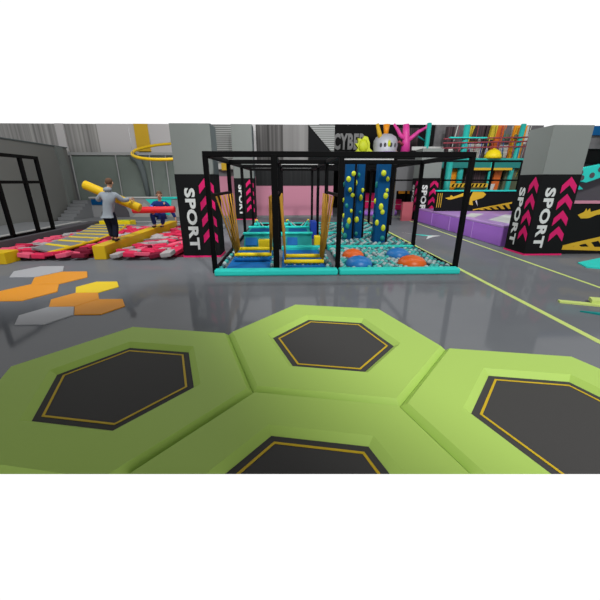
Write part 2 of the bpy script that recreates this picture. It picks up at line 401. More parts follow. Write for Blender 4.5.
# rope rung bridges
def bridge(xa, xb, ys, label, xl, xr):
    t = thing('rope_bridge', label, 'rope bridge', ((xa+xb)/2, 8.8, 0), 'rope bridges hung in the black frame')
    MB().box(xa-.06, 7.62, 0, xb+.06, 10.0, .03).build('blue_base_mat', 'blue', t)
    for i, y in enumerate(ys):
        MB().tube([(xa, y, .15), (xb, y, .15)], .052, 12).build('rung', 'yellow2', t)
    for i, y in enumerate([ys[0]-.33, (ys[0]+ys[1])/2]):
        MB().tube([(xa+.03, y, .09), (xb-.03, y, .09)], .05, 12).build('blue_roller', 'blue', t)
    for sx, xt, xbm in ((-1, xl, xa+.03), (1, xr, xb-.03)):
        n = 6
        for k in range(n):
            y = 7.72+k*.45; yb = 7.95+k*.4
            if abs(xt-xbm) < .3: yb = ys[0]+(ys[1]-ys[0])*k/(n-1)
            MB().tube([(xt-sx*.0, y, 1.69), (xbm, yb, .17)], .018 if k % 2 else .021, 6).build('strap', 'strap', t)
    for y in (ys[0]-.17, ys[0]+.16):
        mb = MB(); x = xa+.06
        while x < xb-.05: mb.ball((x, y+random.uniform(-.03, .03), .07), .042, 8, 5); x += .1
        o = mb.build('ball_row', 'ballwhite', t); o['kind'] = 'stuff'; o.data.materials.append(M['ballteal'])
        for q, f in enumerate(o.data.polygons): f.material_index = (q//40) % 2
    return t
bridge(-1.46, -.47, (8.82, 9.62), 'rope bridge with two yellow rungs in the bay beside the banner column', -1.6, -.42)
bridge(-.12, .86, (7.95, 8.6), 'rope bridge with two yellow rungs in the bay beside the ball pit', -.18, 1.02)

# ball pits
PAL = ['ballteal', 'ballwhite', 'ballteal', 'balldark', 'ballwhite']
BM = {k: MB().ball((0, 0, 0), .058, 10, 6).mesh('pit_ball', k) for k in set(PAL)}
BN = {'ballteal': 'teal', 'ballwhite': 'white', 'balldark': 'grey'}
DOMES = [((1.74, 8.75), .30, 'domeor', 'orange rubber dome farther from the front kerb'), ((1.72, 7.86), .33, 'domebl', 'blue rubber dome near the black middle post'),
         ((3.0, 8.85), .32, 'domebl', 'blue rubber dome farther from the front kerb'), ((3.05, 7.88), .35, 'domeor', 'orange rubber dome close to the front kerb')]
spots = []
y = 7.52; row = 0
while y < 9.98:
    x = 1.28+(row % 2)*.058
    while x < 3.86:
        if all((x-d[0][0])**2+(y-d[0][1])**2 > (d[1]+.05)**2 for d in DOMES): spots.append((x+random.uniform(-.01, .01), y+random.uniform(-.008, .008), .06+random.uniform(0, .035)))
        x += .124
    y += .112; row += 1
MB().box(1.25, 7.47, 0, 3.88, 9.99, .004).build('pit_underlay', 'balldark', fl)
for i, p in enumerate(spots[:300]):
    k = PAL[random.randrange(5)]
    o = bpy.data.objects.new('pit_ball', BM[k]); COL.objects.link(o); o.location = p
    tag(o, 'small %s plastic ball lying in the ball pit around the domes' % BN[k], 'ball', 'small %s balls in the front ball pit' % BN[k])
def ball_mass(sp, label):
    for k in ('ballteal',):
        pass
    mb = MB()
    for p in sp: mb.ball(p, .058, 7, 4)
    o = mb.build('pit_balls', 'ballteal', None, (0, 0, 0))
    o.data.materials.append(M['ballwhite']); o.data.materials.append(M['balldark'])
    per = 7*4
    for q, f in enumerate(o.data.polygons): f.material_index = (q//per*7919) % 3
    tag(o, label, 'balls', None, 'stuff')
ball_mass(spots[300:], 'teal and white plastic balls filling the back of the dome pit')
def fill(x0, x1, y0, y1, step=.13, z=.06, avoid=()):
    r = []; y = y0; row = 0
    while y < y1:
        x = x0+(row % 2)*step/2
        while x < x1:
            if all(not (a[0] < x < a[2] and a[1] < y < a[3]) for a in avoid): r.append((x+random.uniform(-.012, .012), y+random.uniform(-.01, .01), z+random.uniform(0, .04)))
            x += step
        y += step*.9; row += 1
    return r
TW = [(1.92, 11.5, 2.2, 11.82), (2.34, 11.75, 2.6, 12.07), (2.86, 10.95, 3.24, 11.35)]
av = [(a-.07, b-.07, c+.07, d+.07) for a, b, c, d in TW]
ball_mass(fill(1.26, 3.86, 10.42, 12.85, avoid=av), 'teal and white plastic balls around the climbing towers')
ball_mass(fill(1.26, 3.86, 13.32, 16.1, .15), 'teal and white plastic balls in the farthest pit of the black frame')
ball_mass(fill(.93, 1.06, 7.55, 9.9)+fill(-1.6, -1.54, 7.6, 9.9)+fill(-.41, -.38, 7.6, 9.9), 'teal and white plastic balls along the edges of the rope bridges')

for c, r, m, lb in DOMES:
    t = thing('stepping_dome', lb, 'dome', (c[0], c[1], 0), 'rubber domes in the ball pit')
    MB().lathe((c[0], c[1], 0), [(r*1.0, 0), (r*1.0, .09), (r*.96, .14), (r*.87, .19), (r*.72, .235), (r*.5, .27), (r*.25, .29), (.02, .296)], 28).build('shell', m, t)
    MB().lathe((c[0], c[1], .288), [(r*.14, 0), (r*.14, .012), (r*.1, .018)], 16).build('crown_disc', m, t)

# climbing towers
LBT = ['blue climbing tower with lime holds beside the middle post', 'narrow blue climbing tower standing behind and between the other two', 'wide blue climbing tower with lime holds, closest to the front ball pit']
for i, (x0, y0, x1, y1) in enumerate(TW):
    t = thing('climbing_tower', LBT[i], 'climbing tower', ((x0+x1)/2, (y0+y1)/2, 0), 'climbing towers in the black frame')
    MB().box(x0, y0, .0, x1, y1, 2.59, .03).build('padded_core', 'tower', t)
    MB().box(x1+.002, y0+.05, .0, x1+.07, y1-.05, 2.59).build('black_edge', 'black', t)
    n = 13 if i != 1 else 9
    for k in range(n):
        z = .14+2.2*(k+.5)/n; u = random.uniform(.12, .88); m = 'hold' if random.random() < .72 else 'holdteal'
        r = random.uniform(.05, .085)
        if k % 3 == 1: MB().ball((x0-.005, y0+(y1-y0)*u, z), (.05, r*.9, r*1.3), 10, 6).build('hold', m, t)
        else: MB().ball((x0+(x1-x0)*u, y0-.005, z), (r, .045, r*random.uniform(1, 1.7)), 10, 6).build('hold', m, t)

# teal tubs, blocks and bow nets in the left bays
def tub(x0, x1, y0, y1, label):
    t = thing('teal_tub', label, 'play tub', ((x0+x1)/2, y0, 0), 'teal tubs in the middle bays')
    mb = MB()
    vs = [(x0+.0, y0, 0), (x1, y0, 0), (x1, y1, 0), (x0, y1, 0), (x0-.0, y0+.25, .38), (x1, y0+.25, .38), (x1, y1, .38), (x0, y1, .38)]
    mb.add(vs, [(3, 2, 1, 0), (4, 5, 6, 7), (0, 1, 5, 4), (1, 2, 6, 5), (2, 3, 7, 6), (3, 0, 4, 7)]); mb.build('body', 'teal2', t)
    MB().box(x0-.04, y0+.2, .38, x1+.04, y0+.38, .45, .03).build('top_roll', 'teal', t)
    MB().box(x0-.04, y1-.1, .38, x1+.04, y1+.06, .45, .03).build('top_roll', 'teal', t)
    w = x1-x0
    MB().prism([(x0+.05, y0+.028, .06), (x0+w*.45, y0+.028, .06), (x0+w*.45, y0+.19, .29), (x0+.05, y0+.19, .29)], (0, -.02, .01)).build('front_panel', 'blue', t)
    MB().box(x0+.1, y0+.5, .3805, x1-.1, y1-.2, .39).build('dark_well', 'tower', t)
tub(-1.45, -.5, 10.6, 12.5, 'teal padded tub behind the rope bridge nearest the column')
tub(-.1, .75, 10.6, 12.5, 'teal padded tub with blue panel left of the yellow block')
def block(x0, y0, x1, y1, z0, z1, m, label, cat='foam block', name='padded_block'):
    return tag(MB().box(x0, y0, z0, x1, y1, z1, .02).build(name, m, None, ((x0+x1)/2, (y0+y1)/2, z0)), label, cat)
block(.82, 10.5, 1.02, 10.8, 0, .36, 'yellow2', 'small yellow padded block beside the teal tub')
block(-.95, 10.28, -.6, 10.5, 0, .3, 'yellow2', 'small yellow green block in front of the first teal tub')
block(.80, 12.3, 1.04, 12.9, 0, .62, 'royal', 'royal blue padded block beside the black inner post')
def bow(x0, x1, y0, y1, label):
    t = thing('bow_net', label, 'net', ((x0+x1)/2, y0, 0), 'bow nets in the far bays')
    z = .14
    MB().box(x0, y0, 0, x1, y1, z-.05).build('base', 'teal2', t)
    MB().box(x0+.1, y0+.1, z-.05, x1-.1, y1-.1, z).build('dark_bed', 'black2', t)
    for k in range(9):
        xx = x0+.22+(x1-x0-.44)*k/8
        MB().tube([(xx-.06, y0+.5, z+.02), (xx+.06, y0+1.3, z+.02)], .014, 5).build('net_cord', 'white', t)
    for sx, xa, xb in ((1, x0+.05, x0+.42), (-1, x1-.05, x1-.42)):
        b = MB().tube([(xa, y0+1.9, z+.2), (xb, y0+.25, z+.02)], .04, 8).build('side_bar', 'teal', t)
        MB().ball((xa, y0+1.9, z+.2), .07, 10, 6).build('yellow_tip', 'yellow2', b)
        MB().tube([(xa+sx*.16, y0+1.9, z+.14), (xb+sx*.16, y0+.3, z+.02)], .022, 6).build('side_cord', 'white', t)
bow(-1.5, -.45, 13.4, 16.0, 'bow net with teal side bars in the bay near the distant column')
bow(-.1, .95, 13.4, 16.0, 'bow net with teal side bars in the bay near the royal blue block')

# ------------------------------------------------------------------ left hall: foam pit, beams, nets
pit = thing('foam_pit', 'sunken looking foam pit with dark padded rim along the left wall', 'foam pit', (-5.6, 11, 0))
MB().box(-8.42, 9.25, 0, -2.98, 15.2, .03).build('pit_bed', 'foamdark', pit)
MB().box(-8.85, 9.0, 0, -8.44, 15.25, .36, .02).build('side_pad', 'paddark', pit)
MB().box(-8.85, 15.26, 0, -2.9, 15.6, .16, .02).build('back_pad', 'ledge', pit)
FM = {}
for k in ('foamred', 'foampink', 'foamdark', 'foamgrey'):
    FM[k] = [MB().box(-a, -b, -c, a, b, c, .02).mesh('foam_block', k) for a, b, c in ((.17, .14, .055), (.2, .12, .05), (.15, .17, .06))]
FNm = {'foamred': 'crimson', 'foampink': 'rose pink', 'foamdark': 'dark maroon', 'foamgrey': 'pale grey'}
cand = []
yy = 9.0
while yy < 15.1:
    xx = -8.15+random.uniform(0, .1)
    while xx < -3.16:
        near_beam = -5.5 < xx < -4.78
        # the slatted bridge crosses the pit
        t_ = (yy-8.9)/6.1; bl = -7.2-.3*t_-1.1*t_*t_; brt = -6.45+1.1*t_-1.85*t_*t_
        if not near_beam and (yy < 9.3 or not (bl < xx < brt)): cand.append((xx, yy))
        xx += .345
    yy += .325
for (x, y) in cand:
    k = random.choice(['foamred', 'foamred', 'foamred', 'foampink', 'foampink', 'foamgrey', 'foamgrey', 'foamdark'])
    o = bpy.data.objects.new('foam_block', random.choice(FM[k])); COL.objects.link(o)
    o.location = (x+random.uniform(-.03, .03), y+random.uniform(-.03, .03), .12+random.uniform(-.02, .05))
    o.rotation_euler = (random.uniform(-.18, .18), random.uniform(-.18, .18), random.uniform(-.5, .5))
    tag(o, '%s foam block lying loose among the blocks of the foam pit' % FNm[k], 'foam block', '%s blocks in the foam pit' % FNm[k])

beam = thing('balance_beam', 'long yellow balance beam running through the foam pit under the two people', 'balance beam', (-5.14, 12, 0))
MB().box(-5.31, 9.0, 0, -4.97, 15.1, .38, .015).build('padded_body', 'yellow', beam)
MB().box(-5.30, 8.985, .01, -4.98, 8.999, .37).build('end_panel', 'yellow', beam)
nbm = thing('balance_beam', 'yellow beam end at the left edge next to the slatted bridge', 'balance beam', (-8.2, 8.8, 0))
MB().box(-9.4, 8.5, 0, -7.25, 8.98, .3, .015).build('padded_body', 'yellow', nbm)

br = thing('slatted_bridge', 'grey slatted bridge with yellow edges curving across the foam pit', 'bridge', (-7, 12, 0))
N = 8
L = []; R_ = []
for k in range(N*4+1):
    t_ = k/(N*4); L.append((-7.22-.3*t_-1.1*t_*t_, 9.45+5.6*t_)); R_.append((-6.45+1.1*t_-1.85*t_*t_, 8.95+6.05*t_))
for k in range(N*4):
    m = 'yellow2' if k % 4 == 3 else 'ledge'; nm = 'yellow_slat' if k % 4 == 3 else 'grey_slat'
    if k % 4 == 3: 
        a, b, c, d = L[k], R_[k], R_[k+1], L[k+1]
        MB().prism([(*a, .21), (*b, .21), (*c, .21), (*d, .21)], (0, 0, .05)).build(nm, m, br)
    elif k % 4 == 0:
        a, b, c, d = L[k], R_[k], R_[k+3], L[k+3]
        MB().prism([(*a, .2), (*b, .2), (*c, .2), (*d, .2)], (0, 0, .05)).build(nm, m, br)
MB().tube([(x, y, .22) for x, y in L], .045, 8).build('side_tube', 'padgrey', br)
MB().tube([(x, y, .2) for x, y in R_], .05, 8).build('side_tube', 'yellow', br)
for i in (2, 16, 30):
    MB().box(R_[i][0]-.2, R_[i][1]-.05, 0, R_[i][0]-.08, R_[i][1]+.05, .2).build('support', 'paddark', br)
    MB().box(L[i][0]+.08, L[i][1]-.05, 0, L[i][0]+.2, L[i][1]+.05, .2).build('support', 'paddark', br)
fb = thing('foam_step', 'yellow padded step at the far end of the slatted bridge', 'foam step', (-8, 15.9, 0))
MB().box(-8.8, 15.65, 0, -7.3, 16.3, .3, .02).build('body', 'yellow2', fb)
MB().box(-7.7, 15.66, .3, -7.32, 15.85, .35, .02).build('lime_pad', 'hold', fb)

# raised platform, padded wall, nets
plat = thing('back_platform', 'low grey platform with pale edge lines behind the foam pit', 'platform', (-7.5, 17.5, 0))
MB().box(-11.7, 15.62, 0, -8.81, 19.25, .14).build('deck', 'ledge', plat)
MB().box(-8.8, 16.35, 0, -4.2, 19.25, .14).build('deck', 'ledge', plat)
MB().box(-6.65, 15.65, 0, -4.2, 16.34, .13).build('deck', 'ledge', plat)
MB().box(-11.7, 16.9, .14, -4.2, 17.0, .15).build('edge_line', 'silver', plat)
MB().box(-11.9, 15.66, .14, -8.8, 15.75, .15).build('edge_line', 'silver', plat)
MB().box(-6.6, 16.0, .13, -4.2, 16.07, .14).build('edge_line', 'silver', plat)
led = thing('wall_bench', 'long pale grey ledge at the foot of the left wall', 'ledge', (-10.8, 14, 0))
MB().box(-11.9, 9, 0, -9.4, 15.55, .3, .02).build('body', 'ledge', led)
MB().box(-9.55, 9, .3, -9.4, 15.55, .33).build('edge_trim', 'silver', led)

pw = thing('padded_back_wall', 'grey padded low wall with teal and pale mountain shapes behind the people', 'padded wall', (-8, 19.4, 0))
MB().box(-11.0, 19.35, 0, -4.2, 19.7, 1.15, .03).build('body', 'padgrey', pw)
MB().box(-11.0, 19.3, 1.15, -4.2, 19.72, 1.22).build('top_edge', 'silver', pw)
MB().box(-7.0, 19.28, 1.12, -4.2, 19.34, 1.22).build('teal_edge', 'teal', pw)
MB().box(-10.9, 19.3, .8, -9.9, 19.345, 1.1).build('teal_panel', 'tower', pw)
MB().prism([(-7.95, 19.345, 1.1), (-6.5, 19.345, 1.1), (-6.7, 19.345, .2), (-7.3, 19.345, .45)], (0, -.02, 0)).build('teal_shape', 'teal', pw)
MB().prism([(-8.9, 19.33, .05), (-8.4, 19.33, .45), (-8.05, 19.33, .92), (-7.85, 19.33, .75), (-7.5, 19.33, .3), (-7.2, 19.33, .05)], (0, -.03, 0)).build('mountain_shape', 'mount', pw)
MB().prism([(-6.9, 19.33, .05), (-6.4, 19.33, .55), (-6.0, 19.33, .9), (-5.75, 19.33, .98), (-5.6, 19.33, .3), (-5.3, 19.33, .05)], (0, -.03, 0)).build('mountain_shape', 'mount', pw)
MB().prism([(-9.9, 19.33, .05), (-9.6, 19.33, .95), (-9.2, 19.33, .95), (-8.95, 19.33, .4), (-8.95, 19.33, .05)], (0, -.02, 0)).build('dark_shape', 'paddark', pw)
for k in range(6): MB().box(-11.75, 19.05-k*.3, .145, -10.95, 19.35-k*.3, 1.05-k*.15).build('step_pad', 'ledge', pw)

nt_ = thing('net_screen', 'dark green net screen on pale poles above the padded wall', 'net', (-8, 19.95, 0))
MB().box(-11.95, 20.02, 1.0, -4.2, 20.05, 3.38).build('netting', 'netting', nt_)
MB().box(-11.95, 19.9, 3.38, -4.2, 20.0, 3.52).build('top_beam', 'polelight', nt_)
for x in (-11.85, -9.44, -7.61, -6.74, -6.25): MB().tube([(x, 19.93, 0), (x, 19.93, 3.38)], .035, 8).build('pole', 'polelight', nt_)
mb = MB(); mb.tube([(-8.5, 19.9, 3.35), (-8.2, 19.85, 3.1), (-8.05, 19.85, 2.5), (-7.95, 19.85, 1.25)], [.22, .2, .16, .12], 10); mb.build('curved_sleeve', 'column2', nt_)

hp = thing('padded_hoop', 'large tilted yellow padded hoop hanging beside the grey column', 'hoop', (-5.35, 17, 3.3))
pts = [(-5.35+1.75*cos(a), 17+1.9*sin(a), 3.38+.5*sin(a)) for a in [2*pi*k/40 for k in range(40)]]
mb = MB(); mb.tube(pts+[pts[0]], .065, 10, False); mb.build('ring', 'yellow', hp)
for k in (4, 16, 24, 36):
    p = pts[k]; MB().tube([(p[0], p[1], p[2]), (p[0], p[1], 4.2)], .012, 6).build('hanging_cable', 'polelight', hp)

nf = thing('black_net_frame', 'black steel goal-like frame standing on the pit rim by the left wall', 'frame', (-8.65, 11, .36))
zt = 2.72; X0 = -8.62
for y in (9.4, 10.65, 11.75, 12.5): MB().box(X0-.05, y-.05, .36, X0+.05, y+.05, zt).build('upright', 'black', nf)
MB().box(X0-.05, 9.35, zt, X0+.05, 12.55, zt+.1).build('top_bar', 'black', nf)
MB().box(X0-.045, 9.4, 1.95, X0+.045, 12.5, 2.04).build('middle_bar', 'black', nf)
MB().box(X0-.05, 9.05, .362, X0+.05, 12.5, .43).build('bottom_bar', 'black', nf)

# ------------------------------------------------------------------ people
def skin_mesh(name, nodes, edges, roots, m, parent, sub=2):
    me = bpy.data.meshes.new(name); keys = list(nodes); idx = {k: i for i, k in enumerate(keys)}; off = wloc(parent)
    me.from_pydata([tuple(Vector(nodes[k][0])-off) for k in keys], [(idx[a], idx[b]) for a, b in edges], [])
    o = bpy.data.objects.new(name, me); COL.objects.link(o); o.parent = parent
    sk = o.modifiers.new('skin', 'SKIN'); sk.use_smooth_shade = True; sk.branch_smoothing = .4
    sv = me.skin_vertices[0].data
    for k, i in idx.items():
        r = nodes[k][1]; sv[i].radius = r if isinstance(r, tuple) else (r, r); sv[i].use_root = k in roots
    ss = o.modifiers.new('sub', 'SUBSURF'); ss.levels = sub; ss.render_levels = sub
    me.materials.append(M[m]); return o
def lerp(a, b, t): return tuple(Vector(a).lerp(Vector(b), t))
def hand(nodes, edges, roots, tag_, wrist, palm, fdir, side, curl):
    """palm end plus five separate bent fingers"""
    f = Vector(fdir).normalized(); s = Vector(side).normalized(); c = Vector(curl).normalized(); P = Vector(palm)
    nodes[tag_+'palm'] = (tuple(P), (.042, .024))
    for i, (o_, ln) in enumerate(((-.036, .085), (-.012, .095), (.012, .09), (.036, .072))):
        a = P+s*o_+f*.02; b = a+f*ln*.45+c*ln*.15; d = b+f*ln*.2+c*ln*.45
        for j, (q, r) in enumerate(((a, .011), (b, .010), (d, .008))): nodes['%sf%d%d' % (tag_, i, j)] = (tuple(q), r)
        edges += [('%sf%d0' % (tag_, i), '%sf%d1' % (tag_, i)), ('%sf%d1' % (tag_, i), '%sf%d2' % (tag_, i))]; roots.append('%sf%d0' % (tag_, i))
    a = P-s*.03-f*.03; b = a-s*.035+f*.025+c*.02; d = b+f*.03+c*.03
    for j, (q, r) in enumerate(((a, .013), (b, .011), (d, .009))): nodes['%st%d' % (tag_, j)] = (tuple(q), r)
    edges += [(tag_+'t0', tag_+'t1'), (tag_+'t1', tag_+'t2')]; roots.append(tag_+'t0')
def person(J, root, facing, shirt, trousers, hair_bald, cuff=None, hood=False):
    """J: joints in world coordinates. facing: unit vector of the chest."""
    F = Vector(facing).normalized(); hd = Vector(J['head']); S_ = F.cross(Vector((0, 0, 1))).normalized()   # to the person's right
    N_ = {}; E_ = []; rt = ['pelvis']
    N_['pelvis'] = (J['pelvis'], .105); N_['belly'] = (lerp(J['pelvis'], J['chest'], .5), .1); N_['chest'] = (J['chest'], .115)
    N_['neck'] = (J['neck'], .055); N_['skull0'] = (tuple(hd-Vector((0, 0, .05))+F*.012), (.062, .075)); N_['skull1'] = (tuple(hd+Vector((0, 0, .02))), (.078, .092)); N_['skull2'] = (tuple(hd+Vector((0, 0, .09))-F*.008), (.055, .066))
    E_ += [('pelvis', 'belly'), ('belly', 'chest'), ('chest', 'neck'), ('neck', 'skull0'), ('skull0', 'skull1'), ('skull1', 'skull2')]
    for s in 'lr':
        N_['sh'+s] = (J['sh'+s], .058); N_['el'+s] = (J['el'+s], .043); N_['wr'+s] = (J['wr'+s], .03)
        E_ += [('chest', 'sh'+s), ('sh'+s, 'el'+s), ('el'+s, 'wr'+s), ('wr'+s, s+'palm')]
        d = (Vector(J['wr'+s])-Vector(J['el'+s])).normalized()
        hand(N_, E_, rt, s, J['wr'+s], Vector(J['wr'+s])+d*.07, d, J.get('hs'+s, (0, 0, 1)), J.get('hc'+s, tuple(F)))
        N_['hip'+s] = (J['hip'+s], .095); N_['kn'+s] = (J['kn'+s], .06); N_['an'+s] = (J['an'+s], .042); N_['to'+s] = (J['to'+s], (.038, .028))
        E_ += [('pelvis', 'hip'+s), ('hip'+s, 'kn'+s), ('kn'+s, 'an'+s), ('an'+s, 'to'+s)]
    skin_mesh('body', N_, E_, rt, 'skin', root)
    g = .03
    T = {k: (N_[k][0], tuple(v+g for v in (N_[k][1] if isinstance(N_[k][1], tuple) else (N_[k][1],)*2))) for k in ('pelvis', 'belly', 'chest', 'shl', 'shr', 'ell', 'elr', 'wrl', 'wrr')}
    T['chest'] = (J['chest'], .165); T['belly'] = (N_['belly'][0], .165); T['pelvis'] = (J['pelvis'], .165)
    T['hem'] = (tuple(Vector(J['pelvis'])-Vector((0, 0, .15 if hood else .08))), .17)
    T['collar'] = (lerp(J['chest'], J['neck'], .8), .085)
    E = [('hem', 'pelvis'), ('pelvis', 'belly'), ('belly', 'chest'), ('chest', 'collar')]+[e for s in 'lr' for e in (('chest', 'sh'+s), ('sh'+s, 'el'+s), ('el'+s, 'wr'+s))]
    top = skin_mesh('hoodie' if hood else 'shirt', T, E, ['pelvis'], shirt, root)
    if hood:
        n = Vector(J['neck'])-F*.05; MB().ball(tuple(n), (.12, .09, .07), 14, 8).build('hood', shirt, top)
    if cuff:
        skin_mesh('light_blue_sleeve', {'a': (lerp(J['sh'+cuff], J['el'+cuff], .3), .084), 'b': (J['el'+cuff], .072), 'c': (lerp(J['el'+cuff], J['wr'+cuff], .8), .06)}, [('a', 'b'), ('b', 'c')], ['a'], 'sleeve', top)
    T = {}; E = []
    for s in 'lr':
        hp_ = Vector(J['hip'+s]); T['w'+s] = (tuple(hp_.lerp(Vector(J['pelvis']), .6)+Vector((0, 0, .06))), .11)
        T['hip'+s] = (J['hip'+s], .12); T['kn'+s] = (J['kn'+s], .092); T['an'+s] = (lerp(J['kn'+s], J['an'+s], .95), .08)
        E += [('w'+s, 'hip'+s), ('hip'+s, 'kn'+s), ('kn'+s, 'an'+s)]
    skin_mesh('trousers', T, E, ['wl', 'wr'], trousers, root)
    for s in 'lr':
        a, b = Vector(J['an'+s]), Vector(J['to'+s]); d = (b-a); d.z = 0; d.normalize(); base = min(a.z, b.z)-.03
        z = J['sole']+.045
        skin_mesh('shoe', {'h': ((a.x-d.x*.04, a.y-d.y*.04, z), (.042, .045)), 'm': ((a.x+d.x*.07, a.y+d.y*.07, z-.002), (.045, .04)), 't': ((a.x+d.x*.17, a.y+d.y*.17, z-.008), (.04, .034))}, [('h', 'm'), ('m', 't')], ['h'], 'shoe', root)
    # hair, ears, face
    hr = MB(); up = Vector((0, 0, 1))
    vs = []; fs = []
    R3 = (.098, .108, .105); cc = hd+up*.035-F*.012; seg, rings = 18, 9
    for i in range(rings+1):
        for k in range(seg):
            w = 2*pi*k/seg; d = F*sin(w)+S_*cos(w); low = -.10 if sin(w) > .3 else (-.75 if not hair_bald else -.6)
            a0 = math.asin(low if sin(w) <= .3 else .25); a = a0+(pi/2-a0)*i/rings
            v = cc+d*(R3[0] if abs(cos(w)) > .7 else R3[1])*cos(a)+up*R3[2]*sin(a); vs.append(tuple(v))
    fs = [(i*seg+k, i*seg+(k+1) % seg, (i+1)*seg+(k+1) % seg, (i+1)*seg+k) for i in range(rings) for k in range(seg)]
    hr.add(vs, fs, True); hr.build('hair', 'hair', root)
    for s in (-1, 1):
        MB().ball(tuple(hd+S_*s*.098-F*.01), (.016, .024, .034), 8, 6).build('ear', 'skin', root)
        MB().ball(tuple(hd+S_*s*.034+F*.098+up*.005), (.014, .014, .011), 8, 6).build('eye', 'eye', root)
    MB().add([tuple(hd+F*.098+up*.01), tuple(hd+F*.135-up*.035), tuple(hd+F*.095-up*.04+S_*.018), tuple(hd+F*.095-up*.04-S_*.018)], [(0, 1, 2), (0, 3, 1), (1, 3, 2), (0, 2, 3)]).build('nose', 'skin', root)
    MB().ball(tuple(hd+F*.092-up*.068), (.026, .014, .008), 8, 6).build('mouth', 'lip', root)

man = thing('person', 'standing person seen from behind in a grey hoodie and dark trousers holding a yellow tube', 'person', (-5.05, 9.85, .38))
person(dict(head=(-5.0, 9.92, 1.97), neck=(-5.03, 9.87, 1.80), chest=(-5.05, 9.83, 1.56), pelvis=(-5.12, 9.78, 1.2),
            shl=(-5.23, 9.85, 1.68), shr=(-4.85, 9.85, 1.68), ell=(-5.42, 9.92, 1.50), elr=(-4.72, 9.93, 1.50), wrl=(-5.36, 10.08, 1.62), wrr=(-4.62, 10.12, 1.52),
            hcl=(0, 1, .2), hcr=(.3, 1, -.6), hsl=(1, 0, 0), hsr=(0, 0, 1),
            hipl=(-5.2, 9.8, 1.14), hipr=(-5.04, 9.8, 1.14), knl=(-5.17, 9.84, .79), knr=(-5.0, 9.82, .79), anl=(-5.14, 9.82, .46), anr=(-4.99, 9.66, .46),
            tol=(-5.16, 9.97, .42), tor=(-4.97, 9.8, .42), sole=.38), man, (.05, 1, 0), 'hoodie', 'jeans', True, None, True)
kid = thing('person', 'crouching person in navy clothes facing the camera with a red tube across the lap', 'person', (-4.85, 12.9, .38))
person(dict(head=(-4.76, 12.86, 1.55), neck=(-4.78, 12.9, 1.38), chest=(-4.8, 12.95, 1.16), pelvis=(-4.86, 13.08, .82),
            shr=(-5.0, 12.92, 1.27), shl=(-4.58, 12.92, 1.27), elr=(-5.13, 12.8, 1.05), ell=(-4.42, 13.0, .98), wrr=(-5.0, 12.62, .98), wrl=(-4.32, 13.0, .72),
            hcr=(0, -.3, -1), hcl=(0, 0, -1), hsr=(1, 0, 0), hsl=(0, 1, 0),
            hipr=(-4.96, 13.02, .80), hipl=(-4.76, 13.02, .80), knr=(-5.08, 12.72, .88), knl=(-4.66, 12.72, .88), anr=(-5.05, 12.82, .46), anl=(-4.98+.2, 12.86, .46),
            tor=(-5.08, 12.68, .42), tol=(-4.8, 12.7, .42), sole=.38), kid, (.05, -1, 0), 'shirt', 'shirt', False, 'r')

def tube_thing(a, b, r, m, label, name='foam_tube'):
    a, b = Vector(a), Vector(b); d = (b-a).normalized(); t = thing(name, label, 'foam tube', tuple((a+b)/2))
    MB().tube([a, a+d*.02, b-d*.02, b], [r*.9, r, r, r*.9], 20).build('sleeve', m, t)
    for p, s in ((a, -1), (b, 1)): MB().tube([p+d*s*.001, p+d*s*.012], r*.55, 14).build('end_cap', m, t)
tube_thing((-5.92, 10.3, 1.93), (-4.42, 10.3, 1.26), .125, 'yellow', 'long yellow foam tube held slanting by the person in the hoodie')
tube_thing((-5.62, 12.46, 1.04), (-4.12, 12.46, 1.06), .115, 'red', 'red foam tube lying across the crouching person in navy')

# ------------------------------------------------------------------ right side
pp = thing('purple_platform', 'long purple padded platform behind the banner column', 'platform', (9, 14, 0))
MB().box(6.92, 10.5, 0, 13, 17.8, .6, .03).build('side_pad', 'purple', pp)
MB().box(6.92, 10.5, .6, 13, 17.8, .68, .02).build('top_pad', 'lilac', pp)
MB().prism([(7.4, 11.0, .68), (9.6, 13.4, .68), (9.3, 14.2, .68), (7.4, 12.2, .68)], (0, 0, .004)).build('painted_reflection', 'white', pp)  # white reflection on the lilac top, painted as a thin patch
MB().prism([(7.3, 13.0, .68), (8.6, 14.6, .68), (8.2, 14.9, .68), (7.2, 13.6, .68)], (0, 0, .004)).build('painted_reflection', 'white', pp)  # smaller painted reflection
for k in range(4): MB().box(6.905, 10.5+1.85*k+1.8, .02, 6.93, 10.5+1.85*k+1.82, .6).build('seam', 'lilac', pp)

def stripes(mb, P, x0, x1, z0a, z1a, z0b, z1b, n, slope):
    """hazard bars between two slanted edges; P(x, z) maps to space"""
    w = (x1-x0)/n
    lo = lambda x: z0a+(z0b-z0a)*(x-x0)/(x1-x0); hi = lambda x: z1a+(z1b-z1a)*(x-x0)/(x1-x0)
    for k in range(n):
        a = x0+k*w; b = a+w*.55
        mb.append([P(a+slope, lo(min(a+slope, x1))), P(min(b+slope, x1), lo(min(b+slope, x1))), P(b, hi(b)), P(a, hi(a))])
mw = thing('mural_wall', 'black mural wall with a mustard arm and hazard bars on the purple platform', 'mural wall', (9, 16.1, .68))
MB().box(7.0, 16.0, .68, 11.4, 16.15, 1.58).build('panel', 'black2', mw)
MB().box(6.98, 15.96, 1.58, 11.4, 16.18, 1.64).build('teal_cap', 'teal', mw)
P = lambda x, z: (x, 16.0, z)
MB().prism([P(7.42, 1.28), P(7.6, 1.21), P(7.75, 1.22), P(8.1, 1.32), P(8.5, 1.42), P(8.62, 1.57), P(8.25, 1.5), P(7.8, 1.34), P(7.68, 1.42), P(7.64, 1.33)], (0, -.01, 0)).build('arm_graphic', 'mustard', mw)
